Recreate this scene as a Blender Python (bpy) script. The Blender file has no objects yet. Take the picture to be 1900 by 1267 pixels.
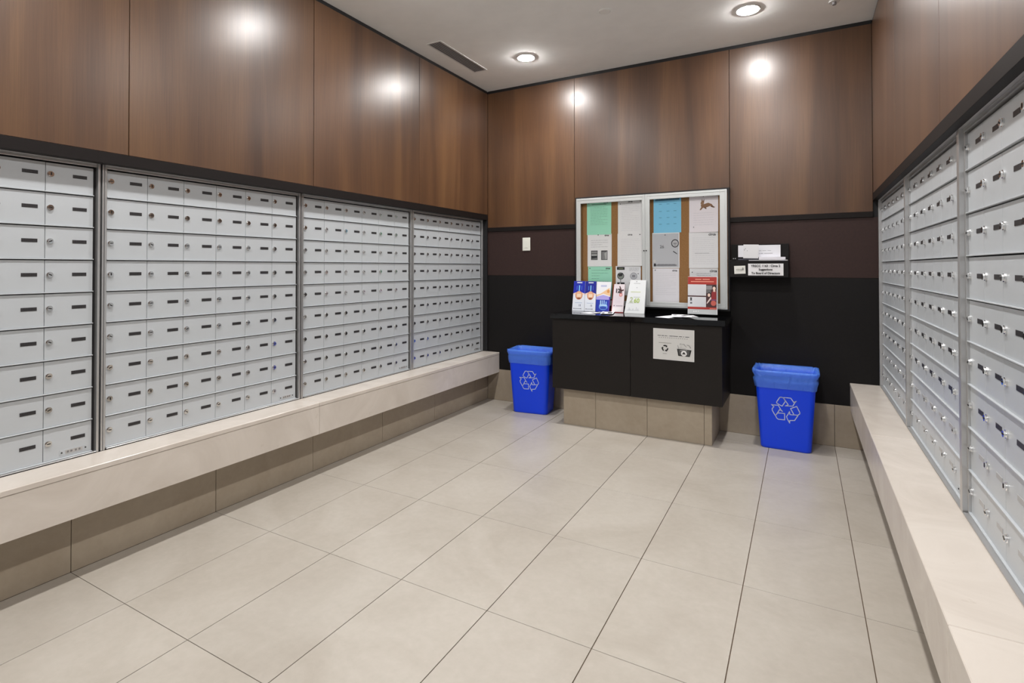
import bpy, bmesh, math, random
from mathutils import Vector, Matrix
random.seed(7)
SC = bpy.context.scene
COL = SC.collection
R = math.radians

# ------------------------------------------------------------------ camera
cam = bpy.data.objects.new('camera', bpy.data.cameras.new('camera'))
COL.objects.link(cam)
cam.data.sensor_width = 36.0
cam.data.sensor_fit = 'HORIZONTAL'
cam.data.lens = 36.0 * 982.89 / 1900.0
cam.data.shift_y = -(633.5 - 484.96) / 1900.0
cam.data.clip_start = 0.02
yw, pt, ro = R(28.753), R(-0.6448), R(-0.0514)
F = Vector((-math.sin(yw) * math.cos(pt), math.cos(yw) * math.cos(pt), -math.sin(pt)))
Rv = Vector((math.cos(yw), math.sin(yw), 0)); Uv = Rv.cross(F)
R2 = Rv * math.cos(ro) + Uv * math.sin(ro); U2 = -Rv * math.sin(ro) + Uv * math.cos(ro)
M = Matrix((R2, U2, -F)).transposed().to_4x4()
M.translation = Vector((2.67288, -4.38288, 1.26479))
cam.matrix_world = M
SC.camera = cam

# ------------------------------------------------------------------ world, exposure
W = bpy.data.worlds.new('world'); SC.world = W; W.use_nodes = True
W.node_tree.nodes['Background'].inputs[0].default_value = (0.97, 0.98, 1, 1)
W.node_tree.nodes['Background'].inputs[1].default_value = 0.3
SC.view_settings.view_transform = 'Standard'
SC.view_settings.look = 'None'
SC.view_settings.gamma = 1.0
SC.view_settings.use_curve_mapping = False
SC.view_settings.exposure = 0.0
LAMP = 430.0        # radiance of each downlight lens
BEAM = 6.0         # watts of each downlight's downward beam
LAMP_COL = (1.0, 0.975, 0.955)

# ------------------------------------------------------------------ dimensions (metres)
X1 = 3.10; YF = -6.0; H = 2.973
DL = -0.063; DR = 3.15        # planes of the mailbox doors
BT = 0.4562; BB = 0.2668      # stone bench top and underside
YB = -4.34                    # benches and mailboxes end here
GX = [0.425 + 0.4064 * k for k in range(7)]     # floor joints along the room
GY = [-0.223 - 0.62 * k for k in range(10)]     # floor joints across the room

# ------------------------------------------------------------------ materials
def lin(c):
    c /= 255.0
    return c / 12.92 if c <= 0.04045 else ((c + 0.055) / 1.055) ** 2.4
def rgb(r, g, b): return (lin(r), lin(g), lin(b), 1.0)
def mat(name, col, rough=0.5, metal=0.0, spec=0.5, coat=0.0, alpha=1.0, trans=0.0, emit=None):
    m = bpy.data.materials.new(name); m.use_nodes = True
    b = m.node_tree.nodes['Principled BSDF']
    b.inputs['Base Color'].default_value = col
    b.inputs['Roughness'].default_value = rough
    b.inputs['Metallic'].default_value = metal
    b.inputs['Specular IOR Level'].default_value = spec
    b.inputs['Coat Weight'].default_value = coat
    b.inputs['Alpha'].default_value = alpha
    b.inputs['Transmission Weight'].default_value = trans
    if emit:
        b.inputs['Emission Color'].default_value = emit[0]; b.inputs['Emission Strength'].default_value = emit[1]
    return m
def nodes(m): return m.node_tree.nodes, m.node_tree.links, m.node_tree.nodes['Principled BSDF']
def noise(m, scale, detail=4, rough=0.55, distort=0.0, src='Object'):
    N, L, b = nodes(m)
    tc = N.new('ShaderNodeTexCoord'); mp = N.new('ShaderNodeMapping'); nz = N.new('ShaderNodeTexNoise')
    mp.inputs['Scale'].default_value = scale
    nz.inputs['Scale'].default_value = 1.0; nz.inputs['Detail'].default_value = detail
    nz.inputs['Roughness'].default_value = rough; nz.inputs['Distortion'].default_value = distort
    L.new(tc.outputs[src], mp.inputs[0]); L.new(mp.outputs[0], nz.inputs['Vector'])
    return nz
def ramp(m, fac, stops):
    N, L, b = nodes(m); r = N.new('ShaderNodeValToRGB')
    while len(r.color_ramp.elements) < len(stops): r.color_ramp.elements.new(0.5)
    for e, (p, c) in zip(r.color_ramp.elements, stops): e.position = p; e.color = c
    L.new(fac, r.inputs[0]); return r
def mixc(m, a, b_, fac, mode='MIX'):
    N, L, b = nodes(m); x = N.new('ShaderNodeMix'); x.data_type = 'RGBA'; x.blend_type = mode
    for s, v in ((x.inputs[0], fac), (x.inputs[6], a), (x.inputs[7], b_)):
        if hasattr(v, 'links'): L.new(v, s)
        else: s.default_value = v
    return x.outputs[2]
def bump(m, fac, strength, dist=0.002):
    N, L, b = nodes(m); bp = N.new('ShaderNodeBump')
    bp.inputs['Strength'].default_value = strength; bp.inputs['Distance'].default_value = dist
    L.new(fac, bp.inputs['Height']); L.new(bp.outputs[0], b.inputs['Normal'])

def wood_mat():
    m = mat('walnut_veneer', rgb(120, 84, 58), 0.36, spec=0.25, coat=0.95)
    m.node_tree.nodes['Principled BSDF'].inputs['Coat Roughness'].default_value = 0.32
    N, L, b = nodes(m)
    broad = noise(m, (5, 5, 0.35), 3, 0.5, 0.6)
    fine = noise(m, (150, 150, 3.0), 5, 0.65, 0.3)
    r1 = ramp(m, broad.outputs[0], [(0.3, rgb(68, 44, 27)), (0.52, rgb(88, 60, 38)), (0.72, rgb(104, 74, 47))])
    r2 = ramp(m, fine.outputs[0], [(0.3, (0.72, 0.7, 0.68, 1)), (0.7, (1.12, 1.12, 1.12, 1))])
    c = mixc(m, r1.outputs[0], r2.outputs[0], 0.8, 'MULTIPLY')
    oi = N.new('ShaderNodeObjectInfo')
    r3 = ramp(m, oi.outputs['Random'], [(0.0, (0.9, 0.9, 0.9, 1)), (1.0, (1.08, 1.06, 1.04, 1))])
    c = mixc(m, c, r3.outputs[0], 1.0, 'MULTIPLY')
    L.new(c, b.inputs['Base Color'])
    rr = ramp(m, broad.outputs[0], [(0.3, (0.44, 0.44, 0.44, 1)), (0.7, (0.38, 0.38, 0.38, 1))])
    L.new(rr.outputs[0], b.inputs['Roughness'])
    bump(m, fine.outputs[0], 0.08, 0.001)
    return m
def stone_mat(name, a, b_, scale, rough):
    m = mat(name, a, rough)
    N, L, b = nodes(m)
    n1 = noise(m, (scale,) * 3, 6, 0.6, 0.8); n2 = noise(m, (scale * 14,) * 3, 3, 0.6)
    r1 = ramp(m, n1.outputs[0], [(0.35, a), (0.65, b_)])
    r2 = ramp(m, n2.outputs[0], [(0.3, (0.96, 0.96, 0.95, 1)), (0.7, (1.03, 1.03, 1.03, 1))])
    c = mixc(m, r1.outputs[0], r2.outputs[0], 1.0, 'MULTIPLY')
    oi = N.new('ShaderNodeObjectInfo')
    r3 = ramp(m, oi.outputs['Random'], [(0.0, (0.97, 0.97, 0.97, 1)), (1.0, (1.02, 1.02, 1.02, 1))])
    c = mixc(m, c, r3.outputs[0], 1.0, 'MULTIPLY')
    L.new(c, b.inputs['Base Color'])
    return m
def veined_stone():
    m = mat('cream_limestone', rgb(216, 207, 194), 0.22, spec=0.5)
    N, L, b = nodes(m)
    n1 = noise(m, (3, 3, 3), 7, 0.62, 1.2); n2 = noise(m, (9, 9, 9), 6, 0.65, 2.0)
    r1 = ramp(m, n1.outputs[0], [(0.3, rgb(196, 187, 177)), (0.7, rgb(212, 204, 195))])
    r2 = ramp(m, n2.outputs[0], [(0.66, (1, 1, 1, 1)), (0.72, (0.86, 0.83, 0.8, 1)), (0.78, (1, 1, 1, 1))])
    c = mixc(m, r1.outputs[0], r2.outputs[0], 0.6, 'MULTIPLY'); L.new(c, b.inputs['Base Color'])
    return m
def speckled(name, col, dark, scale, lo, hi, rough, metal=0.0, spec=0.5):
    m = mat(name, col, rough, metal, spec)
    N, L, b = nodes(m); n = noise(m, (scale,) * 3, 3, 0.6)
    r = ramp(m, n.outputs[0], [(lo, dark), (hi, col)]); L.new(r.outputs[0], b.inputs['Base Color'])
    return m

WOOD = wood_mat()
TILE = stone_mat('beige_porcelain', rgb(167, 160, 150), rgb(178, 172, 163), 2.2, 0.34)
BASE = stone_mat('beige_tile_shaded', rgb(160, 147, 129), rgb(170, 158, 141), 2.2, 0.45)  # same tile as the floor, with shade painted in as a warmer, darker tone
STONE = veined_stone()
GROUT = mat('brown_grout', rgb(92, 76, 60), 0.9)
CEIL = speckled('ceiling_paint', rgb(244, 244, 242), rgb(240, 240, 238), 6, 0.35, 0.65, 0.9)
BLACK = mat('black_reveal', rgb(14, 13, 16), 0.6)
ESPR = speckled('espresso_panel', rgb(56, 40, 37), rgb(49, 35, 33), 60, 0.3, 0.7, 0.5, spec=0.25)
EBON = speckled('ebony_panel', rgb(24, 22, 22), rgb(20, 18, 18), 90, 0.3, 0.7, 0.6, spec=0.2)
TRIM = mat('dark_trim', rgb(24, 19, 18), 0.55, spec=0.2)
CAB = speckled('ebony_cabinet', rgb(32, 28, 26), rgb(27, 24, 22), 90, 0.3, 0.7, 0.5, spec=0.25)
GRAN = speckled('black_granite', rgb(14, 14, 16), rgb(9, 9, 11), 220, 0.35, 0.65, 0.05)
DOORM = speckled('silver_door_paint', rgb(194, 199, 203), rgb(189, 194, 198), 3, 0.3, 0.7, 0.36, 0.15)
ALU = mat('brushed_aluminium', rgb(196, 196, 196), 0.3, 0.75)
DARKGAP = mat('dark_gap', rgb(22, 20, 22), 0.8)
CHROME = mat('chrome', rgb(225, 225, 225), 0.12, 1.0)
KEY = mat('keyhole_black', rgb(18, 15, 13), 0.5)
PLATE = speckled('number_plate', rgb(58, 56, 58), rgb(26, 25, 27), 500, 0.42, 0.6, 0.4)
PLATE2 = mat('glare_plate', rgb(172, 172, 172), 0.4, 0.1)  # pale colour stands in for bench glare on the plate film
BOARDF = mat('board_frame_aluminium', rgb(206, 210, 210), 0.32, 0.35)
CORK = speckled('cork', rgb(176, 132, 84), rgb(150, 106, 62), 160, 0.3, 0.7, 0.9)
BLUE = mat('blue_plastic', rgb(2, 66, 238), 0.4, spec=0.45)
def liner_mat():
    m = bpy.data.materials.new('blue_liner_film'); m.use_nodes = True
    N, L, b = nodes(m)
    b.inputs['Base Color'].default_value = rgb(96, 150, 255); b.inputs['Roughness'].default_value = 0.2
    b.inputs['Alpha'].default_value = 0.55
    n = noise(m, (22, 22, 9), 5, 0.6, 1.5); bump(m, n.outputs[0], 0.9, 0.01)
    return m
LINER = liner_mat()
def glass_mat():
    m = bpy.data.materials.new('clear_glass'); m.use_nodes = True
    N = m.node_tree.nodes; L = m.node_tree.links
    for n in list(N): N.remove(n)
    o = N.new('ShaderNodeOutputMaterial'); mx = N.new('ShaderNodeMixShader'); t = N.new('ShaderNodeBsdfTransparent')
    g = N.new('ShaderNodeBsdfGlossy'); f = N.new('ShaderNodeFresnel')
    f.inputs[0].default_value = 1.15; g.inputs['Roughness'].default_value = 0.02
    t.inputs[0].default_value = (0.995, 1.0, 1.0, 1)
    L.new(f.outputs[0], mx.inputs[0]); L.new(t.outputs[0], mx.inputs[1]); L.new(g.outputs[0], mx.inputs[2]); L.new(mx.outputs[0], o.inputs[0])
    return m
GLASS = glass_mat()
PAPERM = {}
def ink(r, g, b, rough=0.7):
    k = (r, g, b, rough)
    if k not in PAPERM: PAPERM[k] = mat('print_%d_%d_%d' % (r, g, b), rgb(r, g, b), rough)
    return PAPERM[k]
WHITEP = (226, 227, 230)

# ------------------------------------------------------------------ helpers
class MB:
    def __init__(s): s.bm = bmesh.new(); s.mats = []
    def mi(s, m):
        if m not in s.mats: s.mats.append(m)
        return s.mats.index(m)
    def face(s, pts, m):
        f = s.bm.faces.new([s.bm.verts.new(p) for p in pts]); f.material_index = s.mi(m); return f
    def box(s, x0, x1, y0, y1, z0, z1, m, bev=0.0):
        g = bmesh.ops.create_cube(s.bm, size=1.0)
        for v in g['verts']:
            v.co = Vector(((x0 + x1) / 2 + v.co.x * (x1 - x0), (y0 + y1) / 2 + v.co.y * (y1 - y0), (z0 + z1) / 2 + v.co.z * (z1 - z0)))
        i = s.mi(m); fs = set(f for v in g['verts'] for f in v.link_faces)
        for f in fs: f.material_index = i
        if bev > 0:
            es = set(e for v in g['verts'] for e in v.link_edges)
            r = bmesh.ops.bevel(s.bm, geom=list(es), offset=bev, segments=1, affect='EDGES', material=i)
        return s
    def cyl(s, c, ax, r, h, m, n=20, r2=None, m_top=None):
        g = bmesh.ops.create_cone(s.bm, cap_ends=True, segments=n, radius1=r, radius2=r if r2 is None else r2, depth=h)
        rot = {'z': Matrix.Identity(3), 'y': Matrix.Rotation(R(90), 3, 'X'), '-y': Matrix.Rotation(R(90), 3, 'X'), 'x': Matrix.Rotation(R(90), 3, 'Y')}[ax]
        for v in g['verts']: v.co = rot @ v.co + Vector(c)
        i = s.mi(m)
        for f in set(f for v in g['verts'] for f in v.link_faces): f.material_index = i
        return s
    def sweep(s, rings, m, close_u=True, cap0=False, cap1=False, smooth=True):
        i = s.mi(m); vs = [[s.bm.verts.new(p) for p in r] for r in rings]
        for a, b in zip(vs, vs[1:]):
            n = len(a)
            for k in range(n if close_u else n - 1):
                f = s.bm.faces.new((a[k], a[(k + 1) % n], b[(k + 1) % n], b[k])); f.material_index = i; f.smooth = smooth
        if cap0: f = s.bm.faces.new(list(reversed(vs[0]))); f.material_index = i
        if cap1: f = s.bm.faces.new(vs[-1]); f.material_index = i
        return s
    def build(s, name, parent=None, loc=None, rot=None, recalc=True):
        if recalc: bmesh.ops.recalc_face_normals(s.bm, faces=s.bm.faces)
        me = bpy.data.meshes.new(name); s.bm.to_mesh(me); s.bm.free()
        for m in s.mats: me.materials.append(m)
        return link(name, me, parent, loc, rot)
def link(name, me, parent=None, loc=None, rot=None):
    o = bpy.data.objects.new(name, me); COL.objects.link(o)
    if parent is not None: o.parent = parent
    if loc is not None: o.location = loc
    if rot is not None: o.rotation_euler = rot
    return o
def tag(o, label=None, cat=None, group=None, kind=None):
    if label: o['label'] = label
    if cat: o['category'] = cat
    if group: o['group'] = group
    if kind: o['kind'] = kind
    return o
def thing(name, label, cat, loc=(0, 0, 0), rz=0.0, group=None):
    o = link(name, None, None, loc, (0, 0, rz)); return tag(o, label, cat, group)
def bx(name, parent, x0, x1, y0, y1, z0, z1, m, bev=0.0):
    return MB().box(x0, x1, y0, y1, z0, z1, m, bev).build(name, parent)

# ------------------------------------------------------------------ floor
fl = tag(bx('floor', None, -0.3, X1 + 0.3, YF - 0.1, 0.3, -0.12, -0.0035, GROUT), kind='structure')
xs = [0.0] + GX + [X1]; ys = [0.0] + GY + [YF]
tile_cache = {}
for i in range(len(xs) - 1):
    for j in range(len(ys) - 1):
        xa, xb, ya, yb = xs[i], xs[i + 1], ys[j + 1], ys[j]
        bx('floor_tile', fl, xa + (0.0016 if i else 0), xb - 0.0016, ya + 0.0010, yb - (0.0010 if j else 0), -0.0034, 0.0, TILE, 0.0006)

# ------------------------------------------------------------------ ceiling
ce = tag(bx('ceiling', None, -0.3, X1 + 0.3, YF - 0.1, 0.3, H, H + 0.15, CEIL), kind='structure')

# ------------------------------------------------------------------ walls
ZW = 1.772; ZR = 2.945; ZT0 = 1.722; ZBW = 1.646
def side_wall(name, s, seams):
    # s=0 left, s=1 right ; X of a depth d behind the face
    fx = (lambda d: -d) if s == 0 else (lambda d: X1 + d)
    def b(mb, d0, d1, y0, y1, z0, z1, m, bev=0.0):
        a, c = sorted((fx(d0), fx(d1))); mb.box(a, c, y0, y1, z0, z1, m, bev)
    w = MB()
    b(w, 0.16, 0.3, YF, 0.3, -0.01, H, BLACK)
    b(w, 0.012, 0.16, YF, 0.3, ZW, H, BLACK)
    b(w, 0.012, 0.16, YF, 0.3, -0.01, BB, BLACK)
    b(w, 0.012, 0.16, YF, YB, BB, ZW, BLACK)
    w = tag(w.build(name), kind='structure')
    for ya, yb in zip(seams[1:], seams):
        m = MB(); b(m, 0.0, 0.0125, ya + 0.0018, yb - 0.0018, ZW + 0.001, ZR, WOOD, 0.0008); m.build('wood_panel', w)
    for ya, yb in zip(seams[1:], seams):
        if ya < YB:
            m = MB(); b(m, 0.0, 0.0125, ya + 0.0018, min(yb, YB) - 0.0018, 0.10, ZW - 0.003, WOOD, 0.0008); m.build('wood_panel', w)
    m = MB(); b(m, 0.006, 0.0125, YF, 0, ZR, H, BLACK); tag(m.build('ceiling_reveal', w), 'black shadow gap under the ceiling')
    ys = [0.0] + GY + [YF]
    for ya, yb in zip(ys[1:], ys):
        m = MB(); b(m, 0.0, 0.0125, ya + 0.0012, yb - 0.0012, 0.001, BB - 0.0005 if ya > YB - 0.5 else 0.1, BASE, 0.0006); m.build('base_tile', w)
    return w
wl = side_wall('wall_left', 0, [0, -1.045, -2.0845, -3.119, -4.157, -5.195, YF])
wr = side_wall('wall_right', 1, [0, -1.002, -2.025, -3.05, -4.09, -5.13, YF])
t = MB().box(-0.05, 0.002, YB, 0, ZT0, ZW, TRIM, 0.001).build('trim_1'); tag(t, kind='structure')
t = MB().box(X1 - 0.002, X1 + 0.04, YB, 0, ZT0, ZW, TRIM, 0.001).build('trim_2'); tag(t, kind='structure')
t = MB().box(-0.06, 0.0005, -0.012, 0.0, BT + 0.001, ZT0 - 0.001, BLACK).build('trim_3'); tag(t, kind='structure')

wb = tag(bx('wall_back', None, -0.3, X1 + 0.3, 0.014, 0.3, -0.01, H, BLACK), kind='structure')
sx = [0.0, 0.9012, 2.1835, X1]
for a, b in zip(sx, sx[1:]):
    bx('wood_panel', wb, a + 0.0018, b - 0.0018, 0.0, 0.0138, ZBW + 0.001, ZR, WOOD, 0.0008)
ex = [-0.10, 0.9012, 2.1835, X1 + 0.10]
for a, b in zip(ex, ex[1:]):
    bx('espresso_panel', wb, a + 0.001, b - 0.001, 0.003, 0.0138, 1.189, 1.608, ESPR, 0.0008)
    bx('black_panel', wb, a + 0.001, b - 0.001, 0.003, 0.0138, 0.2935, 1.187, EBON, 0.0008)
bx('ceiling_reveal', wb, 0.0, X1, 0.006, 0.0138, ZR, H, BLACK)
bxs = [0.0187] + GX + [X1 - 0.0]
for a, b in zip([0.0] + GX, GX + [X1]):
    bx('base_tile', wb, a + 0.0012, b - 0.0012, 0.0, 0.0138, 0.001, 0.2922, BASE, 0.0006)
t = MB().box(0.001, X1 - 0.001, -0.006, 0.0135, 1.609, ZBW, TRIM, 0.001).build('trim_4'); tag(t, kind='structure')

PAINT = mat('lobby_paint', rgb(176, 164, 150), 0.7)
w = MB(); w.box(-0.3, X1 + 0.3, YF - 0.2, YF, 2.72, H, PAINT); w.box(-0.3, 0.12, YF - 0.2, YF, -0.01, 2.72, PAINT); w.box(X1 - 0.12, X1 + 0.3, YF - 0.2, YF, -0.01, 2.72, PAINT)  # unseen wall with a wide opening added so world light fills the room
wf = tag(w.build('wall_front'), kind='structure')

# ------------------------------------------------------------------ ceiling fittings
LENS = mat('lamp_lens', (1, 1, 1, 1), 0.5, emit=((*LAMP_COL, 1), LAMP))
RING = mat('lamp_ring', rgb(220, 220, 218), 0.5)
def lamp_meshes():
    m = MB()
    n = 28
    def ring(r, z): return [(r * math.cos(2 * math.pi * k / n), r * math.sin(2 * math.pi * k / n), z) for k in range(n)]
    m.sweep([ring(0.078, 0.0), ring(0.078, -0.004), ring(0.074, -0.007), ring(0.067, -0.007), ring(0.064, -0.001)], RING)
    bmesh.ops.recalc_face_normals(m.bm, faces=m.bm.faces)
    a = bpy.data.meshes.new('trim_ring'); m.bm.to_mesh(a); m.bm.free(); a.materials.append(RING)
    m = MB()
    m.sweep([ring(0.055, 0.0), ring(0.053, -0.008), ring(0.043, -0.015), ring(0.024, -0.019)], LENS, cap0=True, cap1=True)
    bmesh.ops.recalc_face_normals(m.bm, faces=m.bm.faces)
    b = bpy.data.meshes.new('lens'); m.bm.to_mesh(b); m.bm.free(); b.materials.append(LENS)
    return a, b
ra, rb = lamp_meshes()
BULB = bpy.data.lights.new('bulb', 'AREA'); BULB.shape = 'DISK'; BULB.size = 0.09; BULB.energy = BEAM; BULB.spread = R(118); BULB.color = LAMP_COL
spots = [(0.71, -0.565), (2.365, -0.565), (0.74, -2.02), (2.38, -2.02), (0.74, -3.47), (2.38, -3.47), (0.74, -4.92), (2.38, -4.92)]
names = ['round recessed ceiling light over the left side, nearest the back left corner', 'round recessed ceiling light over the right side, nearest the back right corner',
         'round recessed ceiling light above the left bench, second from the back wall', 'round recessed ceiling light above the right bench, second from the back wall',
         'round recessed ceiling light on the left, third from the back wall', 'round recessed ceiling light on the right, third from the back wall',
         'round recessed ceiling light on the left, fourth from the back wall', 'round recessed ceiling light on the right, fourth from the back wall']
for (x, y), lb in zip(spots, names):
    t = thing('recessed_downlight', lb, 'ceiling light', (x, y, H), group='round recessed ceiling lights')
    link('trim_ring', ra, t); tag(link('lens', rb, t), 'glowing white lens')
    link('bulb', BULB, t, (0, 0, -0.022))

t = thing('ceiling_vent', 'narrow rectangular grey slotted air vent in the ceiling near the left wall', 'vent', (0.228, -0.828, H))
m = MB()
a, b, w_ = 0.055, 0.325, 0.012
m.box(-a - w_, -a, -b - w_, b + w_, -0.005, 0, RING, 0.001); m.box(a, a + w_, -b - w_, b + w_, -0.005, 0, RING, 0.001)
m.box(-a, a, -b - w_, -b, -0.005, 0, RING, 0.001); m.box(-a, a, b, b + w_, -0.005, 0, RING, 0.001)
m.build('frame', t)
VG = mat('vent_grey', rgb(150, 148, 150), 0.6)
tag(bx('duct_back', t, -a, a, -b, b, -0.0008, -0.0002, mat('duct_dark', rgb(84, 84, 88), 0.8)), 'dark duct opening')
for k in range(6):
    x = -a + 0.006 + k * (2 * a - 0.012) / 5
    bx('slat', t, x - 0.0045, x + 0.0045, -b, b, -0.0045, -0.001, VG)
t = MB()
t.cyl((1.528, -1.008, H - 0.003), 'z', 0.038, 0.006, RING, 32); t.cyl((1.528, -1.008, H - 0.0065), 'z', 0.033, 0.002, mat('cover_white', rgb(236, 235, 232), 0.6), 32)
tag(t.build('sprinkler_cover'), 'flat round concealed sprinkler cover in the middle of the ceiling', 'sprinkler')
t = MB(); t.cyl((2.861, -0.42, H - 0.004), 'z', 0.03, 0.008, RING, 24); t.cyl((2.861, -0.42, H - 0.016), 'z', 0.012, 0.016, VG, 16)
tag(t.build('sprinkler'), 'small round ceiling sprinkler above the right mailboxes near the back wall', 'sprinkler')

# ------------------------------------------------------------------ stone benches
def bench(name, label, s, joints):
    t = thing(name, label, 'bench', (0, 0, 0))
    if s == 0: xf, xk, sg = 0.131, -0.045, 1
    else: xf, xk, sg = 2.956, 3.135, -1
    for ya, yb in zip(joints[1:], joints):
        x0, x1 = sorted((xk, xf))
        bx('stone_top', t, x0, x1, ya + 0.0006, yb - 0.0006, BT - 0.022, BT, STONE, 0.0022)
        x0, x1 = sorted((xf - sg * 0.0015, xf - sg * 0.022))
        bx('stone_front', t, x0, x1, ya + 0.0006, yb - 0.0006, BB, BT - 0.023, STONE, 0.0012)
    x0, x1 = sorted((xf - sg * 0.0225, xk + sg * 0.0))
    tag(bx('underside', t, min(xf - sg * 0.0225, xk), max(xf - sg * 0.0225, xk), joints[-1] + 0.002, -0.001, BB + 0.001, BT - 0.0225, BASE), 'plain underside board')
    return t
bench('stone_bench', 'long cream limestone bench ledge below the left mailboxes', 0, [-0.0005, -0.62, -2.147, -3.65, YB])
bench('stone_bench', 'long cream limestone bench ledge below the right mailboxes', 1, [-0.0005, -1.3, -2.85, YB])

# ------------------------------------------------------------------ mailboxes
CW = 0.169; ROWS = [(1.579, 1.705)] + [(1.579 - 0.1396 * k, 1.579 - 0.1396 * (k - 1)) for k in range(1, 8)] + [(0.463, 0.6018)]
def mesh_of(mb, name):
    bmesh.ops.recalc_face_normals(mb.bm, faces=mb.bm.faces)
    me = bpy.data.meshes.new(name); mb.bm.to_mesh(me); mb.bm.free()
    for m in mb.mats: me.materials.append(m)
    return me
def door_mesh(h):
    return mesh_of(MB().box(0.0009, CW - 0.0009, 0.0, 0.012, 0.0042, h - 0.0042, DOORM, 0.0006), 'mailbox_door')
dm = {}
lm = MB(); lm.cyl((0, -0.002, 0), 'y', 0.0118, 0.004, CHROME, 20); lm.cyl((0, -0.0066, 0), 'y', 0.0092, 0.0052, CHROME, 20)
lm.box(-0.0066, 0.0052, -0.0102, -0.0088, -0.0019, 0.0019, KEY)
LOCK = mesh_of(lm, 'lock')
PL = mesh_of(MB().box(-0.0255, 0.0255, -0.0012, 0.0, -0.0072, 0.0072, PLATE), 'number_plate')
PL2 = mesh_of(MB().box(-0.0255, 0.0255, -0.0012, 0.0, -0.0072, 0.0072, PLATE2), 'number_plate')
RAIL = mesh_of(MB().box(0.0, 6 * CW, -0.0075, 0.013, -0.0002, 0.0038, DOORM, 0.0008), 'shelf_lip')
GAP = mesh_of(MB().box(0.0, 6 * CW, 0.0095, 0.012, -0.0005, 0.004, DARKGAP), 'shadow_gap')
rr = random.Random(3)
def mailbox_bank(label, loc, rz, group, right=False, proud=0.018):
    t = thing('mailbox_bank', label, 'mailboxes', loc, rz, group)
    Wd = 6 * CW
    z0 = BT + 0.0005; P = -proud
    m = MB()
    # left stile: two ridges and a low return, right stile, head and sill
    m.box(-0.024, -0.0165, P, 0.02, z0, 1.735, ALU, 0.001); m.box(-0.0145, -0.0075, P, 0.02, z0, 1.735, ALU, 0.001)
    m.box(-0.0165, -0.0145, P + 0.006, 0.02, z0, 1.735, DARKGAP); m.box(-0.0075, -0.0005, P * 0.35, 0.02, z0, 1.735, ALU, 0.001)
    m.box(Wd + 0.001, Wd + 0.010, 0.004, 0.02, z0, 1.735, DARKGAP); m.box(Wd + 0.010, Wd + 0.0195, P, 0.02, z0, 1.735, ALU, 0.001)
    m.box(-0.0075, Wd + 0.010, P, 0.02, 1.7215, 1.735, ALU, 0.001); m.box(-0.0075, Wd + 0.010, P * 0.45, 0.02, 1.708, 1.7215, ALU, 0.001)
    m.box(-0.0005, Wd + 0.010, P + 0.003, 0.02, z0, z0 + 0.002, DARKGAP); m.box(-0.0005, Wd + 0.010, P, 0.02, z0 + 0.002, z0 + 0.0055, ALU, 0.0005)
    m.build('frame', t)
    tag(bx('housing', t, -0.023, Wd + 0.019, 0.0145, 0.085, z0, 1.735, DARKGAP), 'housing behind the doors, coloured dark as gap shade')  # solid block coloured dark so the gaps between doors look shaded
    for ri, (a, b) in enumerate(ROWS):
        h = round(b - a, 4)
        if h not in dm: dm[h] = door_mesh(h)
        link('shelf_lip', RAIL, t, (0, 0, a))
        for c in range(6):
            d = link('mailbox_door', dm[h], t, (c * CW, 0, a))
            k = link('lock', LOCK, d, (0.0165, 0, 0.0755)); k.rotation_euler = (0, rr.choice((0, 0, 0.5, -0.4, 1.5, 0.2)), 0)
            if right and ri >= 7: tag(link('number_plate', PL2, d, (0.119, 0, 0.0765)), 'number plate with pale glare painted in')
            else: link('number_plate', PL, d, (0.119, 0, 0.0765))
    m = MB()
    m.box(5 * CW + 0.055, 5 * CW + 0.155, -0.0012, 0, 0.476, 0.498, DOORM); m.box(5 * CW + 0.075, 5 * CW + 0.135, -0.002, -0.001, 0.480, 0.494, ALU)
    for u in (0.08, 0.092, 0.108, 0.121): m.box(5 * CW + u, 5 * CW + u + 0.007, -0.0025, -0.0019, 0.483, 0.491, mat('emboss_grey', rgb(120, 120, 122), 0.5) if u == 0.08 else m.mats[-1])
    for u in (0.062, 0.146): m.cyl((5 * CW + u, -0.002, 0.487), 'y', 0.003, 0.003, KEY, 10)
    tag(m.build('embossed_seal', t), 'small embossed plate with two screws')
    return t
where_l = ['silver mailbox bank on the left wall, nearest the back corner', 'silver mailbox bank on the left wall, second from the back corner',
           'large silver mailbox bank on the left wall, third from the back corner', 'silver mailbox bank on the left wall, cut by the left picture edge']
for k in range(4): mailbox_bank(where_l[k], (DL, -1.048 - 1.0645 * k, 0), R(90), 'mailbox banks on the left wall')
where_r = ['narrow looking silver mailbox bank on the right wall, touching the back corner', 'silver mailbox bank on the right wall, second from the back corner',
           'silver mailbox bank on the right wall, third from the back corner', 'silver mailbox bank on the right wall, beyond the right picture edge']
for k in range(4):
    t = mailbox_bank(where_r[k], (DR, -0.026 - 1.0585 * k, 0), R(-90), 'mailbox banks on the right wall', True, 0.022)

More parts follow.
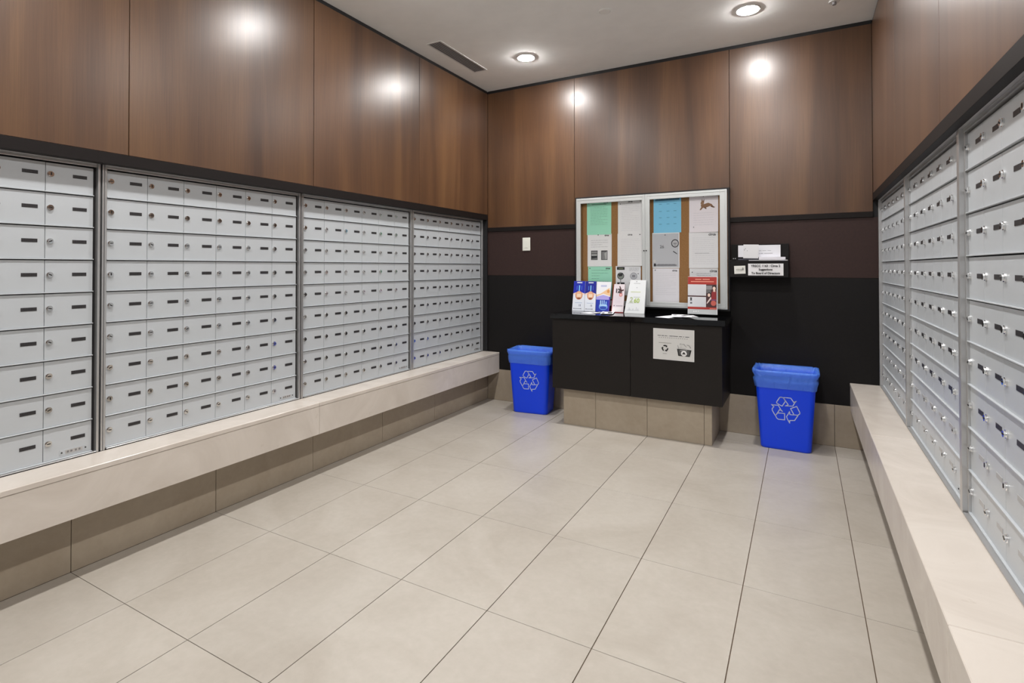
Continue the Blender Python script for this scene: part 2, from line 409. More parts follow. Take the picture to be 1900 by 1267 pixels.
# ------------------------------------------------------------------ counter
t = thing('writing_counter', 'black wall counter with two blank doors on a tiled plinth, at the back wall', 'counter', (1.54, -0.22, 0))
def bxw(name, parent, x0, x1, y0, y1, z0, z1, m, bev=0.0):
    o = parent.location
    if parent.parent: o = parent.location + parent.parent.location
    return bx(name, parent, x0 - o.x, x1 - o.x, y0 - o.y, y1 - o.y, z0 - o.z, z1 - o.z, m, bev)
bxw('cabinet_body', t, 0.889, 2.178, -0.425, -0.002, 0.2915, 0.852, CAB, 0.001)
bxw('cabinet_door', t, 0.887, 1.5275, -0.445, -0.4255, 0.2905, 0.851, CAB, 0.0012)
bxw('cabinet_door', t, 1.5305, 2.178, -0.445, -0.4255, 0.2905, 0.851, CAB, 0.0012)
tag(bxw('countertop', t, 0.872, 2.2, -0.462, -0.002, 0.853, 0.893, GRAN, 0.002), 'polished black stone top')
pl = bxw('plinth', t, 0.978, 2.092, -0.392, -0.002, 0.001, 0.2905, GROUT)
for a, b in zip([0.9665] + GX[2:5], GX[2:5] + [2.1035]):
    bxw('plinth_tile', pl, a + 0.0012, b - 0.0012, -0.404, -0.392, 0.001, 0.290, BASE, 0.0006)
bxw('plinth_tile', pl, 2.092, 2.1035, -0.3915, -0.002, 0.001, 0.290, BASE, 0.0006)
bxw('plinth_tile', pl, 0.9665, 0.978, -0.3915, -0.002, 0.001, 0.290, BASE, 0.0006)

# ------------------------------------------------------------------ printing
def text_polys(s, size, bold=0.0):
    cu = bpy.data.curves.new('t', 'FONT'); cu.body = s; cu.size = size; cu.offset = bold; cu.align_x = 'CENTER'; cu.align_y = 'CENTER'; cu.resolution_u = 3
    o = bpy.data.objects.new('t', cu); COL.objects.link(o)
    dg = bpy.context.evaluated_depsgraph_get(); dg.update()
    me = o.evaluated_get(dg).to_mesh()
    P = [[tuple(me.vertices[i].co[:2]) for i in p.vertices] for p in me.polygons]
    o.evaluated_get(dg).to_mesh_clear(); bpy.data.objects.remove(o); bpy.data.curves.remove(cu)
    return P
class Sheet:
    """a printed sheet: fn maps (u, v, lift) in metres on the sheet to a point"""
    def __init__(s, fn, w, h): s.fn, s.w, s.h, s.mb, s.k = fn, w, h, MB(), 0
    def poly(s, pts, c, lift=None):
        if lift is None: s.k += 1; lift = 0.0003 + 0.00004 * min(s.k, 45)
        s.mb.face([s.fn(u * s.w, v * s.h, lift) for u, v in pts], c if not isinstance(c, tuple) else ink(*c))
    def rect(s, u0, v0, u1, v1, c): s.poly([(u0, v0), (u1, v0), (u1, v1), (u0, v1)], c)
    def ell(s, u, v, ru, rv, c, n=20): s.poly([(u + ru * math.cos(2 * math.pi * k / n), v + rv * math.sin(2 * math.pi * k / n)) for k in range(n)], c)
    def text(s, str_, u, v, size, c, bold=0.0, stretch=1.0, rot=0.0):
        for p in text_polys(str_, size, bold):
            s.poly([(u + a * stretch / s.w, v + b / s.h) for a, b in p], c, 0.0024)
    def lines(s, u0, u1, v0, v1, n, c, th=0.004, seed=1, words=True):
        r = random.Random(seed)
        for i in range(n):
            v = v1 + (v0 - v1) * i / max(1, n - 1); u = u0; e = u1 if r.random() < 0.8 else u0 + (u1 - u0) * r.uniform(0.4, 0.9)
            if not words: s.poly([(u0, v), (e, v), (e, v + th), (u0, v + th)], c, 0.0022); continue
            while u < e:
                w = min(r.uniform(0.04, 0.13), e - u); s.poly([(u, v), (u + w, v), (u + w, v + th), (u, v + th)], c, 0.0022); u += w + 0.018
    def build(s, parent, name='print'): return s.mb.build(name, parent, recalc=False)
def paper(name, label, cat, x0, x1, z0, z1, y, col, curl=0.003, group=None, tilt=0.0, thick=0.0003, parent=None):
    """upright sheet facing the room; returns thing object and Sheet in its local frame"""
    w, h = x1 - x0, z1 - z0; cx = (x0 + x1) / 2
    def fn(u, v, l):
        f = 1 - v / h
        return (u - w / 2, -l - curl * f * f * (0.6 + 0.8 * u / w) , v)
    m = MB(); N_ = 6
    c = ink(*col)
    def grid(l, flip):
        P = [[fn(w * i / N_, h * j / N_, l) for i in range(N_ + 1)] for j in range(N_ + 1)]
        for j in range(N_):
            for i in range(N_):
                q = [P[j][i], P[j][i + 1], P[j + 1][i + 1], P[j + 1][i]]
                m.face(q if not flip else q[::-1], c).smooth = True
    grid(thick, False); grid(0.0, True)
    for a, b, e, d in (((0, 0), (w, 0), 1, 0), ((w, 0), (w, h), 0, 0), ((w, h), (0, h), 0, 0), ((0, h), (0, 0), 0, 0)):
        m.face([fn(a[0], a[1], 0), fn(b[0], b[1], 0), fn(b[0], b[1], thick), fn(a[0], a[1], thick)], c)
    o = m.build(name, parent, recalc=False)
    o.location = (cx, y, z0); o.rotation_euler = (0, R(tilt), 0)
    if cat: tag(o, label, cat, group)
    sh = Sheet(lambda u, v, l: fn(u, v, l + thick), w, h)
    return o, sh
def pins(sh, spots, c=(30, 30, 34)):
    for u, v in spots: sh.mb.cyl(sh.fn(u * sh.w, v * sh.h, 0.002), 'y', 0.0038, 0.004, ink(*c), 10)

# ------------------------------------------------------------------ notice board
t = thing('notice_board', 'wide glass-fronted notice board with silver frame and cork back above the counter', 'notice board', (1.56, 0, 0.93))
bxw('case', t, 0.935, 2.188, -0.012, -0.0065, 0.93, 1.872, BLACK)
m = MB()
for a in ((0.935, 0.947, 0.93, 1.872), (2.176, 2.188, 0.93, 1.872), (0.947, 2.176, 0.93, 0.942), (0.947, 2.176, 1.860, 1.872)):
    m.box(a[0] - 1.56, a[1] - 1.56, -0.066, -0.012, a[2] - 0.93, a[3] - 0.93, BLACK, 0.0005)
tag(m.build('case_sides', t), 'black outer box sides')
tag(bxw('cork_panel', t, 0.948, 2.175, -0.032, -0.0125, 0.943, 1.859, CORK), 'brown cork pinning surface')
FZ0, FZ1 = 0.943, 1.859
def board_door(x0, x1, ix0, ix1, key):
    m = MB()
    y0, y1 = -0.079, -0.062
    iz0, iz1 = 0.985, 1.815
    for a in ((x0, ix0, FZ0, FZ1), (ix1, x1, FZ0, FZ1)): m.box(a[0] - 1.56, a[1] - 1.56, y0, y1, a[2] - 0.93, a[3] - 0.93, BOARDF, 0.0015)
    for a in ((ix0, ix1, FZ0, iz0), (ix0, ix1, iz1, FZ1)): m.box(a[0] - 1.56, a[1] - 1.56, y0, y1, a[2] - 0.93, a[3] - 0.93, BOARDF, 0.0015)
    # raised inner lip
    L = 0.005
    for a in ((x0 + 0.012, x0 + 0.012 + L, FZ0 + 0.012, FZ1 - 0.012), (x1 - 0.012 - L, x1 - 0.012, FZ0 + 0.012, FZ1 - 0.012), (x0 + 0.012, x1 - 0.012, FZ1 - 0.017, FZ1 - 0.012), (x0 + 0.012, x1 - 0.012, FZ0 + 0.012, FZ0 + 0.017)):
        m.box(a[0] - 1.56, a[1] - 1.56, y0 - 0.002, y0 + 0.001, a[2] - 0.93, a[3] - 0.93, BOARDF, 0.0008)
    f = m.build('frame_door', t)
    tag(bx('glass_pane', f, ix0 - 1.56 - 0.003, ix1 - 1.56 + 0.003, -0.072, -0.069, iz0 - 0.93 - 0.003, iz1 - 0.93 + 0.003, GLASS), 'clear glass')
    m = MB(); m.cyl((key - 1.56, y0 - 0.0025, 1.40 - 0.93), 'y', 0.0055, 0.004, KEY, 14); tag(m.build('keyhole', f), 'small dark lock')
board_door(0.949, 1.5475, 0.988, 1.523, 1.539)
board_door(1.549, 2.172, 1.585, 2.120, 1.558)

Y = -0.0335
G = 'sheets pinned in the notice board'
GREEN = (178, 246, 218); BLU = (140, 216, 252); GREY = (206, 208, 214); OFF = (252, 252, 254); PINKW = (254, 248, 254)
txt = (150, 152, 158); dk = (45, 45, 50)
def logo(sh, u, v, s=0.04, c=(70, 70, 76)):
    sh.text('circa', u, v, s * 0.5, c, 0.0006)
o, s = paper('notice_sheet', 'green notice sheet at the top left of the notice board', 'notice', 1.031, 1.250, 1.545, 1.832, Y, GREEN, group=G)
s.rect(0.2, 0.9, 0.8, 0.915, (70, 110, 95)); s.lines(0.15, 0.85, 0.3, 0.82, 12, (134, 190, 165), 0.007, 2); pins(s, [(0.08, 0.95)]); logo(s, 0.78, 0.955); s.build(o)
o, s = paper('notice_sheet', 'white notice sheet with two small grey photos, left column of the notice board', 'notice', 1.036, 1.253, 1.272, 1.551, Y - 0.0012, OFF, group=G)
s.rect(0.15, 0.2, 0.42, 0.49, dk); s.rect(0.17, 0.40, 0.40, 0.47, (150, 150, 150)); s.rect(0.17, 0.33, 0.40, 0.38, (190, 190, 190)); s.poly([(0.17, 0.21), (0.4, 0.21), (0.4, 0.27), (0.17, 0.24)], (120, 120, 120))
s.rect(0.57, 0.2, 0.83, 0.49, (80, 80, 82)); s.rect(0.60, 0.22, 0.74, 0.45, (140, 140, 142)); s.poly([(0.74, 0.22), (0.81, 0.22), (0.81, 0.47), (0.70, 0.40)], (190, 190, 190))
s.lines(0.15, 0.85, 0.6, 0.8, 4, txt, 0.006, 3); pins(s, [(0.45, 0.97)]); logo(s, 0.8, 0.95); s.build(o)
o, s = paper('notice_sheet', 'green notice sheet low in the left column, behind the blue leaflets', 'notice', 1.040, 1.255, 0.995, 1.272, Y, GREEN, group=G)
s.lines(0.15, 0.85, 0.45, 0.88, 6, (110, 160, 138), 0.007, 4); s.rect(0.1, 0.44, 0.9, 0.45, (60, 90, 80)); pins(s, [(0.08, 0.94)]); logo(s, 0.83, 0.94); s.build(o)
o, s = paper('notice_sheet', 'white typed sheet at the top of the second column', 'notice', 1.308, 1.520, 1.540, 1.826, Y, OFF, group=G)
s.lines(0.14, 0.86, 0.12, 0.84, 15, (214, 214, 220), 0.005, 5); s.rect(0.15, 0.9, 0.85, 0.906, txt); pins(s, [(0.1, 0.9), (0.9, 0.955)]); logo(s, 0.5, 0.955); s.build(o)
o, s = paper('notice_sheet', 'white typed sheet in the middle of the second column', 'notice', 1.304, 1.520, 1.276, 1.548, Y - 0.0014, OFF, 0.006, group=G)
s.lines(0.14, 0.86, 0.14, 0.82, 13, (214, 214, 220), 0.005, 6); pins(s, [(0.88, 0.955)]); logo(s, 0.5, 0.96); s.build(o)
o, s = paper('notice_sheet', 'white flyer with black round emblem low in the second column', 'notice', 1.287, 1.500, 1.03, 1.275, Y, (248, 249, 253), group=G)
s.rect(0.05, 0.87, 0.36, 0.97, dk); s.rect(0.12, 0.9, 0.3, 0.93, (120, 130, 100)); s.ell(0.2, 0.66, 0.14, 0.12, dk); s.ell(0.2, 0.66, 0.115, 0.1, (150, 158, 150)); s.poly([(0.08, 0.72), (0.30, 0.76), (0.26, 0.66), (0.14, 0.64)], dk)
s.rect(0.19, 0.45, 0.21, 0.55, dk); s.rect(0.06, 0.32, 0.36, 0.44, dk); s.rect(0.16, 0.35, 0.2, 0.42, (220, 220, 220)); s.ell(0.72, 0.66, 0.14, 0.12, (160, 160, 170)); s.ell(0.72, 0.66, 0.12, 0.10, (206, 208, 214))
s.rect(0.66, 0.62, 0.78, 0.7, (150, 150, 158)); s.lines(0.55, 0.93, 0.84, 0.92, 3, txt, 0.008, 8); s.rect(0.55, 0.08, 0.62, 0.44, dk); pins(s, [(0.9, 0.74)]); s.build(o)
o, s = paper('notice_sheet', 'light blue notice sheet at the top of the third column', 'notice', 1.607, 1.826, 1.543, 1.832, Y, BLU, 0.002, group=G)
s.rect(0.06, 0.9, 0.94, 0.985, (84, 140, 170)); s.lines(0.1, 0.9, 0.93, 0.93, 1, (40, 80, 110), 0.02, 9)
for vv in (0.8, 0.6, 0.42, 0.24):
    for uu in (0.25, 0.53, 0.78): s.rect(uu - 0.05, vv, uu + 0.05, vv + 0.012, (84, 150, 190))
s.build(o)
o, s = paper('notice_sheet', 'grey poster with round logo in the middle of the third column', 'notice', 1.596, 1.812, 1.258, 1.545, Y - 0.0012, OFF, 0.0, group=G)
s.rect(0.03, 0.03, 0.97, 0.97, GREY); s.ell(0.84, 0.69, 0.14, 0.115, dk); s.ell(0.84, 0.69, 0.11, 0.09, (200, 200, 204)); s.rect(0.78, 0.68, 0.9, 0.7, (110, 110, 116)); s.rect(0.8, 0.64, 0.88, 0.655, (120, 120, 126))
s.text('26', 0.36, 0.6, 0.035, (110, 110, 116)); s.poly([(0.76, 0.46), (0.92, 0.38), (0.91, 0.41), (0.78, 0.48)], dk); s.lines(0.1, 0.4, 0.82, 0.82, 1, (210, 210, 214), 0.01, 3)
s.ell(0.08, 0.2, 0.05, 0.04, (225, 225, 225)); s.rect(0.05, 0.06, 0.9, 0.10, (150, 150, 156)); s.rect(0.06, 0.05, 0.13, 0.13, dk); s.lines(0.2, 0.85, 0.06, 0.1, 2, (110, 110, 116), 0.01, 5); pins(s, [(0.48, 0.93)]); s.build(o)
o, s = paper('notice_sheet', 'white typed sheet at the bottom of the third column', 'notice', 1.598, 1.808, 0.975, 1.255, Y, (250, 248, 254), group=G)
s.lines(0.12, 0.88, 0.25, 0.86, 12, (214, 214, 220), 0.005, 11); pins(s, [(0.1, 0.95)]); logo(s, 0.84, 0.94); s.build(o)
o, s = paper('notice_sheet', 'white notice with a brown running rabbit drawing, top right of the notice board', 'notice', 1.888, 2.104, 1.538, 1.828, Y, PINKW, 0.007, group=G)
br = (150, 112, 84)
s.poly([(0.40, 0.72), (0.44, 0.66), (0.58, 0.66), (0.72, 0.70), (0.84, 0.68), (0.78, 0.75), (0.66, 0.79), (0.52, 0.76), (0.44, 0.78)], br)
s.poly([(0.40, 0.76), (0.46, 0.74), (0.52, 0.78), (0.52, 0.82), (0.46, 0.85), (0.40, 0.80)], (166, 128, 98)); s.poly([(0.42, 0.82), (0.45, 0.91), (0.48, 0.84)], br); s.poly([(0.47, 0.83), (0.53, 0.90), (0.52, 0.81)], (128, 92, 68))
s.poly([(0.78, 0.72), (0.90, 0.66), (0.84, 0.65), (0.74, 0.68)], (120, 88, 66)); s.poly([(0.42, 0.68), (0.36, 0.60), (0.41, 0.60), (0.48, 0.66)], br); s.poly([(0.5, 0.67), (0.58, 0.62), (0.61, 0.63), (0.56, 0.68)], (120, 88, 66)); s.ell(0.44, 0.8, 0.012, 0.01, dk)
s.lines(0.15, 0.85, 0.2, 0.52, 6, (214, 214, 220), 0.005, 12); s.rect(0.14, 0.13, 0.17, 0.16, txt); pins(s, [(0.5, 0.965)]); s.build(o)
o, s = paper('notice_sheet', 'white typed sheet in the middle of the right-hand column', 'notice', 1.885, 2.102, 1.257, 1.540, Y - 0.0012, (250, 250, 253), group=G)
s.lines(0.12, 0.88, 0.12, 0.84, 14, (214, 214, 220), 0.005, 13); s.rect(0.2, 0.41, 0.7, 0.416, (120, 120, 126)); logo(s, 0.8, 0.93, 0.055); s.build(o)
o, s = paper('notice_sheet', 'white sheet behind the red poster, bottom of the right-hand column', 'notice', 1.888, 2.100, 0.985, 1.255, Y, (250, 250, 253), group=G)
s.lines(0.25, 0.75, 0.75, 0.85, 3, txt, 0.006, 14); pins(s, [(0.1, 0.89)]); logo(s, 0.84, 0.93, 0.055); s.build(o)

# ------------------------------------------------------------------ leaflets on the counter
CT = 0.893
def leaflet(name, label, xb0, xb1, xt0, xt1, z1, y0, y1, col, thick=0.008, side=(225, 222, 228), zb=None):
    """leaning leaflet stack: bottom edge xb at y0, top edge xt at y1"""
    z0 = CT + 0.001 if zb is None else zb
    cx = (xb0 + xb1) / 2
    h = z1 - z0
    def fn(u, v, l):
        f = v
        xa = xb0 + (xt0 - xb0) * f; xb = xb1 + (xt1 - xb1) * f
        return (xa + (xb - xa) * u - cx, y0 + (y1 - y0) * f - l - y0, f * h)
    m = MB(); cs = [(0, 0), (1, 0), (1, 1), (0, 1)]
    m.face([fn(u, v, thick) for u, v in cs], ink(*col)); m.face([fn(u, v, 0) for u, v in cs[::-1]], ink(*side))
    for a, b in zip(cs, cs[1:] + cs[:1]): m.face([fn(*a, 0), fn(*b, 0), fn(*b, thick), fn(*a, thick)], ink(*side))
    o = m.build(name, None, (cx, y0, z0), recalc=True); tag(o, label, 'leaflet')
    s = Sheet(lambda u, v, l: fn(u, v, l + thick), 1.0, 1.0)
    # text needs metric scale
    s.tw = xb1 - xb0; s.th = h
    return o, s
def ltext(s, st, u, v, size, c, bold=0.0):
    for p in text_polys(st, size, bold): s.poly([(u + a / s.tw, v + b / s.th) for a, b in p], c, 0.0024)
NAVY = (14, 34, 170); SKIN = (228, 176, 140)
def blue_leaflet(label, a, b, c, d, tone):
    o, s = leaflet('leaflet', label, a, b, c, d, 1.146, -0.135, -0.092, (228, 234, 244))
    s.rect(0.0, 0.58, 1.0, 1.0, tone); s.poly([(0, 0.58), (0.25, 0.62), (0.75, 0.62), (1, 0.58), (1, 0.54), (0, 0.54)], (236, 214, 204))
    s.rect(0.46, 0.66, 0.56, 0.86, (120, 190, 240)); s.rect(0.28, 0.70, 0.33, 0.84, (70, 120, 220)); s.rect(0.70, 0.70, 0.74, 0.84, (70, 120, 220))
    s.ell(0.5, 0.52, 0.31, 0.145, (196, 120, 80)); s.ell(0.5, 0.53, 0.27, 0.125, SKIN); s.rect(0.34, 0.47, 0.68, 0.57, (240, 214, 190)); s.poly([(0.34, 0.44), (0.68, 0.44), (0.6, 0.40), (0.42, 0.40)], (120, 60, 40))
    s.rect(0.28, 0.935, 0.74, 0.965, (236, 240, 250)); s.rect(0.2, 0.265, 0.8, 0.275, (130, 160, 205)); s.rect(0.55, 0.15, 0.58, 0.22, (60, 70, 110)); s.rect(0.64, 0.15, 0.68, 0.22, (60, 70, 110))
    s.rect(0.12, 0.07, 0.72, 0.08, (70, 80, 110)); s.ell(0.14, 0.075, 0.03, 0.015, dk); s.ell(0.72, 0.075, 0.03, 0.015, dk)
    s.build(o)
blue_leaflet('blue and white leaflet with an orange circle, leftmost on the counter', 0.934, 1.043, 0.937, 1.040, NAVY)
blue_leaflet('blue and white leaflet with an orange circle, between two leaflets on the counter', 1.046, 1.142, 1.043, 1.140, (10, 24, 140))
o, s = leaflet('leaflet', 'leaflet with white top, orange swirl and deep blue lower half', 1.146, 1.262, 1.144, 1.272, 1.143, -0.135, -0.092, (234, 236, 242), side=(60, 50, 150))
s.rect(0.0, 0.0, 1.0, 0.50, (28, 52, 168)); s.poly([(0, 0.50), (0.5, 0.60), (1, 0.52), (1, 0.58), (0.9, 0.80), (0.6, 0.70), (0.3, 0.60), (0, 0.56)], (234, 196, 152)); s.ell(0.84, 0.68, 0.10, 0.055, (216, 150, 84))
s.poly([(0, 0.40), (1, 0.40), (1, 0.5), (0.5, 0.56), (0, 0.49)], (170, 160, 226)); s.rect(0.3, 0.83, 0.7, 0.89, (190, 196, 224))
s.ell(0.55, 0.16, 0.32, 0.10, (120, 170, 226)); s.rect(0.3, 0.22, 0.38, 0.38, (170, 210, 240)); s.rect(0.44, 0.24, 0.50, 0.38, (170, 210, 240)); s.rect(0.57, 0.24, 0.63, 0.38, (170, 210, 240)); s.rect(0.7, 0.20, 0.78, 0.34, (140, 186, 236)); s.rect(0.26, 0.2, 0.82, 0.23, (190, 220, 244)); s.ell(0.55, 0.13, 0.26, 0.05, (40, 70, 170))
s.rect(0.93, 0.0, 1.0, 0.5, (84, 50, 170)); s.build(o)
o, s = leaflet('leaflet', 'pale pink leaflet with dark red edge and the number twelve', 1.282, 1.385, 1.292, 1.388, 1.125, -0.14, -0.095, (226, 216, 222), side=(110, 40, 40))
s.rect(0, 0, 0.05, 1.0, (150, 60, 56)); s.rect(0, 0, 1, 0.02, (150, 40, 44)); ltext(s, '12', 0.42, 0.76, 0.045, (30, 20, 24), 0.002)
s.poly([(0.52, 0.92), (0.58, 0.94), (0.74, 0.80), (0.92, 0.82), (0.92, 0.76), (0.78, 0.76), (0.80, 0.62), (0.74, 0.62), (0.70, 0.76), (0.66, 0.62), (0.58, 0.62), (0.62, 0.80)], (70, 28, 30))
s.ell(0.70, 0.62, 0.14, 0.065, (200, 90, 84)); s.ell(0.70, 0.62, 0.10, 0.045, (228, 180, 176)); s.lines(0.15, 0.8, 0.36, 0.56, 6, (200, 196, 206), 0.006, 4)
s.ell(0.2, 0.235, 0.04, 0.018, dk); s.rect(0.36, 0.225, 0.92, 0.24, (110, 108, 116)); s.poly([(0.06, 0.03), (0.84, 0.03), (0.84, 0.18), (0.1, 0.18)], (234, 230, 232)); s.build(o)
o, s = leaflet('leaflet', 'thick white booklet stack with pale green figures, rightmost of the standing leaflets', 1.404, 1.566, 1.436, 1.566, 1.160, -0.165, -0.095, (226, 230, 232), 0.02, (198, 202, 206))
s.ell(0.42, 0.955, 0.03, 0.014, (120, 124, 130)); s.rect(0.26, 0.895, 0.66, 0.903, (110, 114, 122)); s.rect(0.46, 0.76, 0.5, 0.785, (150, 156, 160)); s.rect(0.16, 0.63, 0.72, 0.655, (200, 210, 170))
ltext(s, '2', 0.26, 0.40, 0.06, (178, 190, 150), 0.001); ltext(s, '60', 0.56, 0.38, 0.05, (176, 200, 96), 0.001); s.rect(0.36, 0.48, 0.72, 0.495, (176, 184, 176)); s.rect(0.1, 0.30, 0.4, 0.306, (180, 186, 180))
s.rect(0.12, 0.09, 0.75, 0.10, (176, 182, 190))
for u, h_ in ((0.2, 0.07), (0.25, 0.04), (0.4, 0.05), (0.57, 0.09), (0.66, 0.05)): s.rect(u, 0.1, u + 0.025, 0.1 + h_, (188, 192, 200))
s.build(o)
# red poster in its stand
t = thing('poster_stand', 'red and white poster in a clear stand at the right end of the counter', 'sign', (1.998, -0.125, CT))
def pfn(u, v, l): return (-0.108 + 0.216 * u, 0.02 * v - l, 0.012 + 0.288 * v)
m = MB(); cs = [(0, 0), (1, 0), (1, 1), (0, 1)]
m.face([pfn(u, v, 0.003) for u, v in cs], ink(222, 222, 226)); m.face([pfn(u, v, 0) for u, v in cs[::-1]], ink(222, 222, 226))
for a, b in zip(cs, cs[1:] + cs[:1]): m.face([pfn(*a, 0), pfn(*b, 0), pfn(*b, 0.003), pfn(*a, 0.003)], ink(222, 222, 226))
o = m.build('poster', t)
s = Sheet(lambda u, v, l: pfn(u, v, l + 0.003), 1, 1); s.tw, s.th = 0.216, 0.288
RED = (168, 52, 44); DR_ = (110, 30, 30)
s.rect(0, 0.79, 0.975, 0.99, RED); s.rect(0, 0.13, 0.975, 0.19, RED); s.rect(0.62, 0.19, 0.975, 0.79, (70, 40, 42)); s.rect(0.0, 0.46, 0.62, 0.49, (60, 16, 18))
s.rect(0.62, 0.66, 0.82, 0.76, (140, 138, 140)); s.rect(0.62, 0.56, 0.78, 0.66, (100, 98, 100))
s.ell(0.90, 0.70, 0.07, 0.065, (24, 18, 20)); s.ell(0.89, 0.69, 0.05, 0.045, (232, 206, 190)); s.poly([(0.80, 0.36), (0.96, 0.36), (0.96, 0.6), (0.92, 0.63), (0.84, 0.62), (0.80, 0.56)], (140, 40, 44)); s.rect(0.86, 0.60, 0.93, 0.65, (228, 200, 184))
s.ell(0.73, 0.52, 0.07, 0.06, (26, 18, 18)); s.ell(0.72, 0.51, 0.045, 0.045, (230, 200, 184)); s.poly([(0.64, 0.3), (0.66, 0.28), (0.8, 0.42), (0.78, 0.47)], (226, 206, 200)); s.ell(0.87, 0.30, 0.09, 0.07, (196, 96, 84)); s.rect(0.78, 0.37, 0.96, 0.40, (120, 70, 110))
s.rect(0.0, 0.50, 0.60, 0.78, (214, 216, 220)); s.rect(0.0, 0.20, 0.60, 0.455, (214, 216, 220)); s.lines(0.04, 0.56, 0.54, 0.73, 6, (214, 214, 220), 0.005, 3, False)
s.ell(0.11, 0.42, 0.04, 0.02, dk); s.poly([(0.07, 0.355), (0.15, 0.355), (0.13, 0.41), (0.10, 0.41)], dk); s.rect(0.08, 0.27, 0.15, 0.32, (110, 112, 116)); s.lines(0.2, 0.56, 0.27, 0.40, 4, (214, 214, 220), 0.005, 8, False)
for u0, u1, v in ((0.25, 0.46, 0.925), (0.50, 0.74, 0.925), (0.10, 0.88, 0.865)): s.rect(u0, v - 0.009, u1, v + 0.009, (240, 170, 150))
s.rect(0.74, 0.145, 0.95, 0.16, (240, 150, 130)); s.rect(0.01, 0.0, 0.975, 0.125, (190, 194, 196)); s.rect(0.2, 0.06, 0.23, 0.085, (245, 245, 245)); s.rect(0.27, 0.06, 0.30, 0.09, (245, 245, 245)); s.rect(0.34, 0.07, 0.38, 0.085, (245, 245, 245))
s.build(o)
m = MB(); m.box(-0.112, 0.112, -0.09, 0.06, 0.0005, 0.004, GLASS); m.box(-0.112, 0.112, -0.0085, -0.0055, 0.004, 0.02, GLASS); tag(m.build('acrylic_foot', t), 'clear acrylic foot')
bx('acrylic_back', t, -0.112, 0.112, 0.022, 0.025, 0.004, 0.29, GLASS).rotation_euler = (R(-2), 0, 0)
# loose leaflets lying on the counter
def flat_sheet(label, x, y, w, d, rz, z, seed, blobs):
    hh = 0.0024
    def fn(u, v, l): return (-w / 2 + u * w, -d / 2 + v * d, l + hh * math.sin(math.pi * min(1, max(0, v))) ** 2 * (0.4 + 0.6 * u))
    m = MB(); c = ink(240, 241, 246); n = 10
    for l, fl_ in ((0.0012, False), (0.0, True)):
        for k in range(n):
            q = [fn(0, k / n, l), fn(1, k / n, l), fn(1, (k + 1) / n, l), fn(0, (k + 1) / n, l)]
            m.face(q[::-1] if fl_ else q, c).smooth = True
    for k in range(n):
        for u in (0, 1): m.face([fn(u, k / n, 0), fn(u, (k + 1) / n, 0), fn(u, (k + 1) / n, 0.0012), fn(u, k / n, 0.0012)], c)
    o = m.build('loose_leaflet', None, (x, y, z), (0, 0, R(rz))); tag(o, label, 'leaflet', 'loose leaflets lying on the counter')
    s = Sheet(lambda u, v, l: fn(u, v, 0.0014 + l), 1, 1)
    for u0, v0, u1, v1 in blobs:
        for k in range(4):
            a = v0 + (v1 - v0) * k / 4; b = v0 + (v1 - v0) * (k + 1) / 4
            s.poly([(u0, a), (u1, a), (u1, b), (u0, b)], (24, 24, 28), 0.0006)
    s.build(o)
flat_sheet('white leaflet with black print lying in front of the blue leaflets', 1.18, -0.27, 0.10, 0.20, -28, CT + 0.0008, 1, [(0.1, 0.7, 0.8, 0.9), (0.2, 0.42, 0.5, 0.6)])
flat_sheet('white leaflet crossed over another, just left of the pink leaflet', 1.29, -0.26, 0.10, 0.21, 14, CT + 0.0052, 2, [(0.1, 0.1, 0.3, 0.4), (0.55, 0.15, 0.9, 0.55), (0.2, 0.7, 0.7, 0.85)])
flat_sheet('bottom white leaflet of the loose pile left of the red poster', 1.80, -0.33, 0.11, 0.22, -22, CT + 0.0008, 3, [(0.3, 0.7, 0.9, 0.82)])
flat_sheet('middle white leaflet of the loose pile left of the red poster', 1.86, -0.27, 0.12, 0.22, 12, CT + 0.0052, 4, [(0.1, 0.55, 0.45, 0.75), (0.55, 0.6, 0.9, 0.8)])
flat_sheet('top white leaflet with black marks on the loose pile by the red poster', 1.915, -0.30, 0.10, 0.20, 30, CT + 0.0096, 5, [(0.1, 0.3, 0.4, 0.6), (0.5, 0.5, 0.95, 0.9), (0.6, 0.05, 0.9, 0.2)])

# ------------------------------------------------------------------ recycling sign on the counter front
def recyc_solid(s, cx, cy, r, c, asp):
    for k in range(3):
        a0 = R(90 + 120 * k)
        def P(rr_, da): return (cx + r * rr_ * math.cos(a0 + R(da)) * asp, cy + r * rr_ * math.sin(a0 + R(da)))
        s.poly([P(1.0, 38), P(1.02, 12), P(1.02, -12), P(1.0, -30), P(0.62, -30), P(0.6, 0), P(0.62, 30)], c)
        s.poly([P(1.22, -28), P(0.40, -30), P(0.80, -62)], c)
o, s = paper('recycling_sign', 'white landscape recycling sign taped to the front of the black counter', 'sign', 1.701, 1.992, 0.590, 0.8155, -0.4462, (226, 226, 226), 0.0, tilt=0.4)
s.rect(0.012, 0.015, 0.988, 0.985, (214, 214, 212))
us = [(0.11, 0.19), (0.205, 0.27), (0.285, 0.345), (0.36, 0.37), (0.40, 0.48), (0.485, 0.61), (0.635, 0.71), (0.735, 0.76), (0.785, 0.88)]
for a, b in us: s.rect(a, 0.765, b, 0.782, (34, 34, 34))
for k in range(14): s.rect(0.14 + 0.052 * k, 0.70, 0.165 + 0.052 * k, 0.725, (166, 166, 164))
s.rect(0.14, 0.535, 0.45, 0.55, (150, 150, 146)); s.rect(0.24, 0.19, 0.34, 0.205, (150, 150, 150))
recyc_solid(s, 0.295, 0.37, 0.105, (16, 16, 16), 0.775)
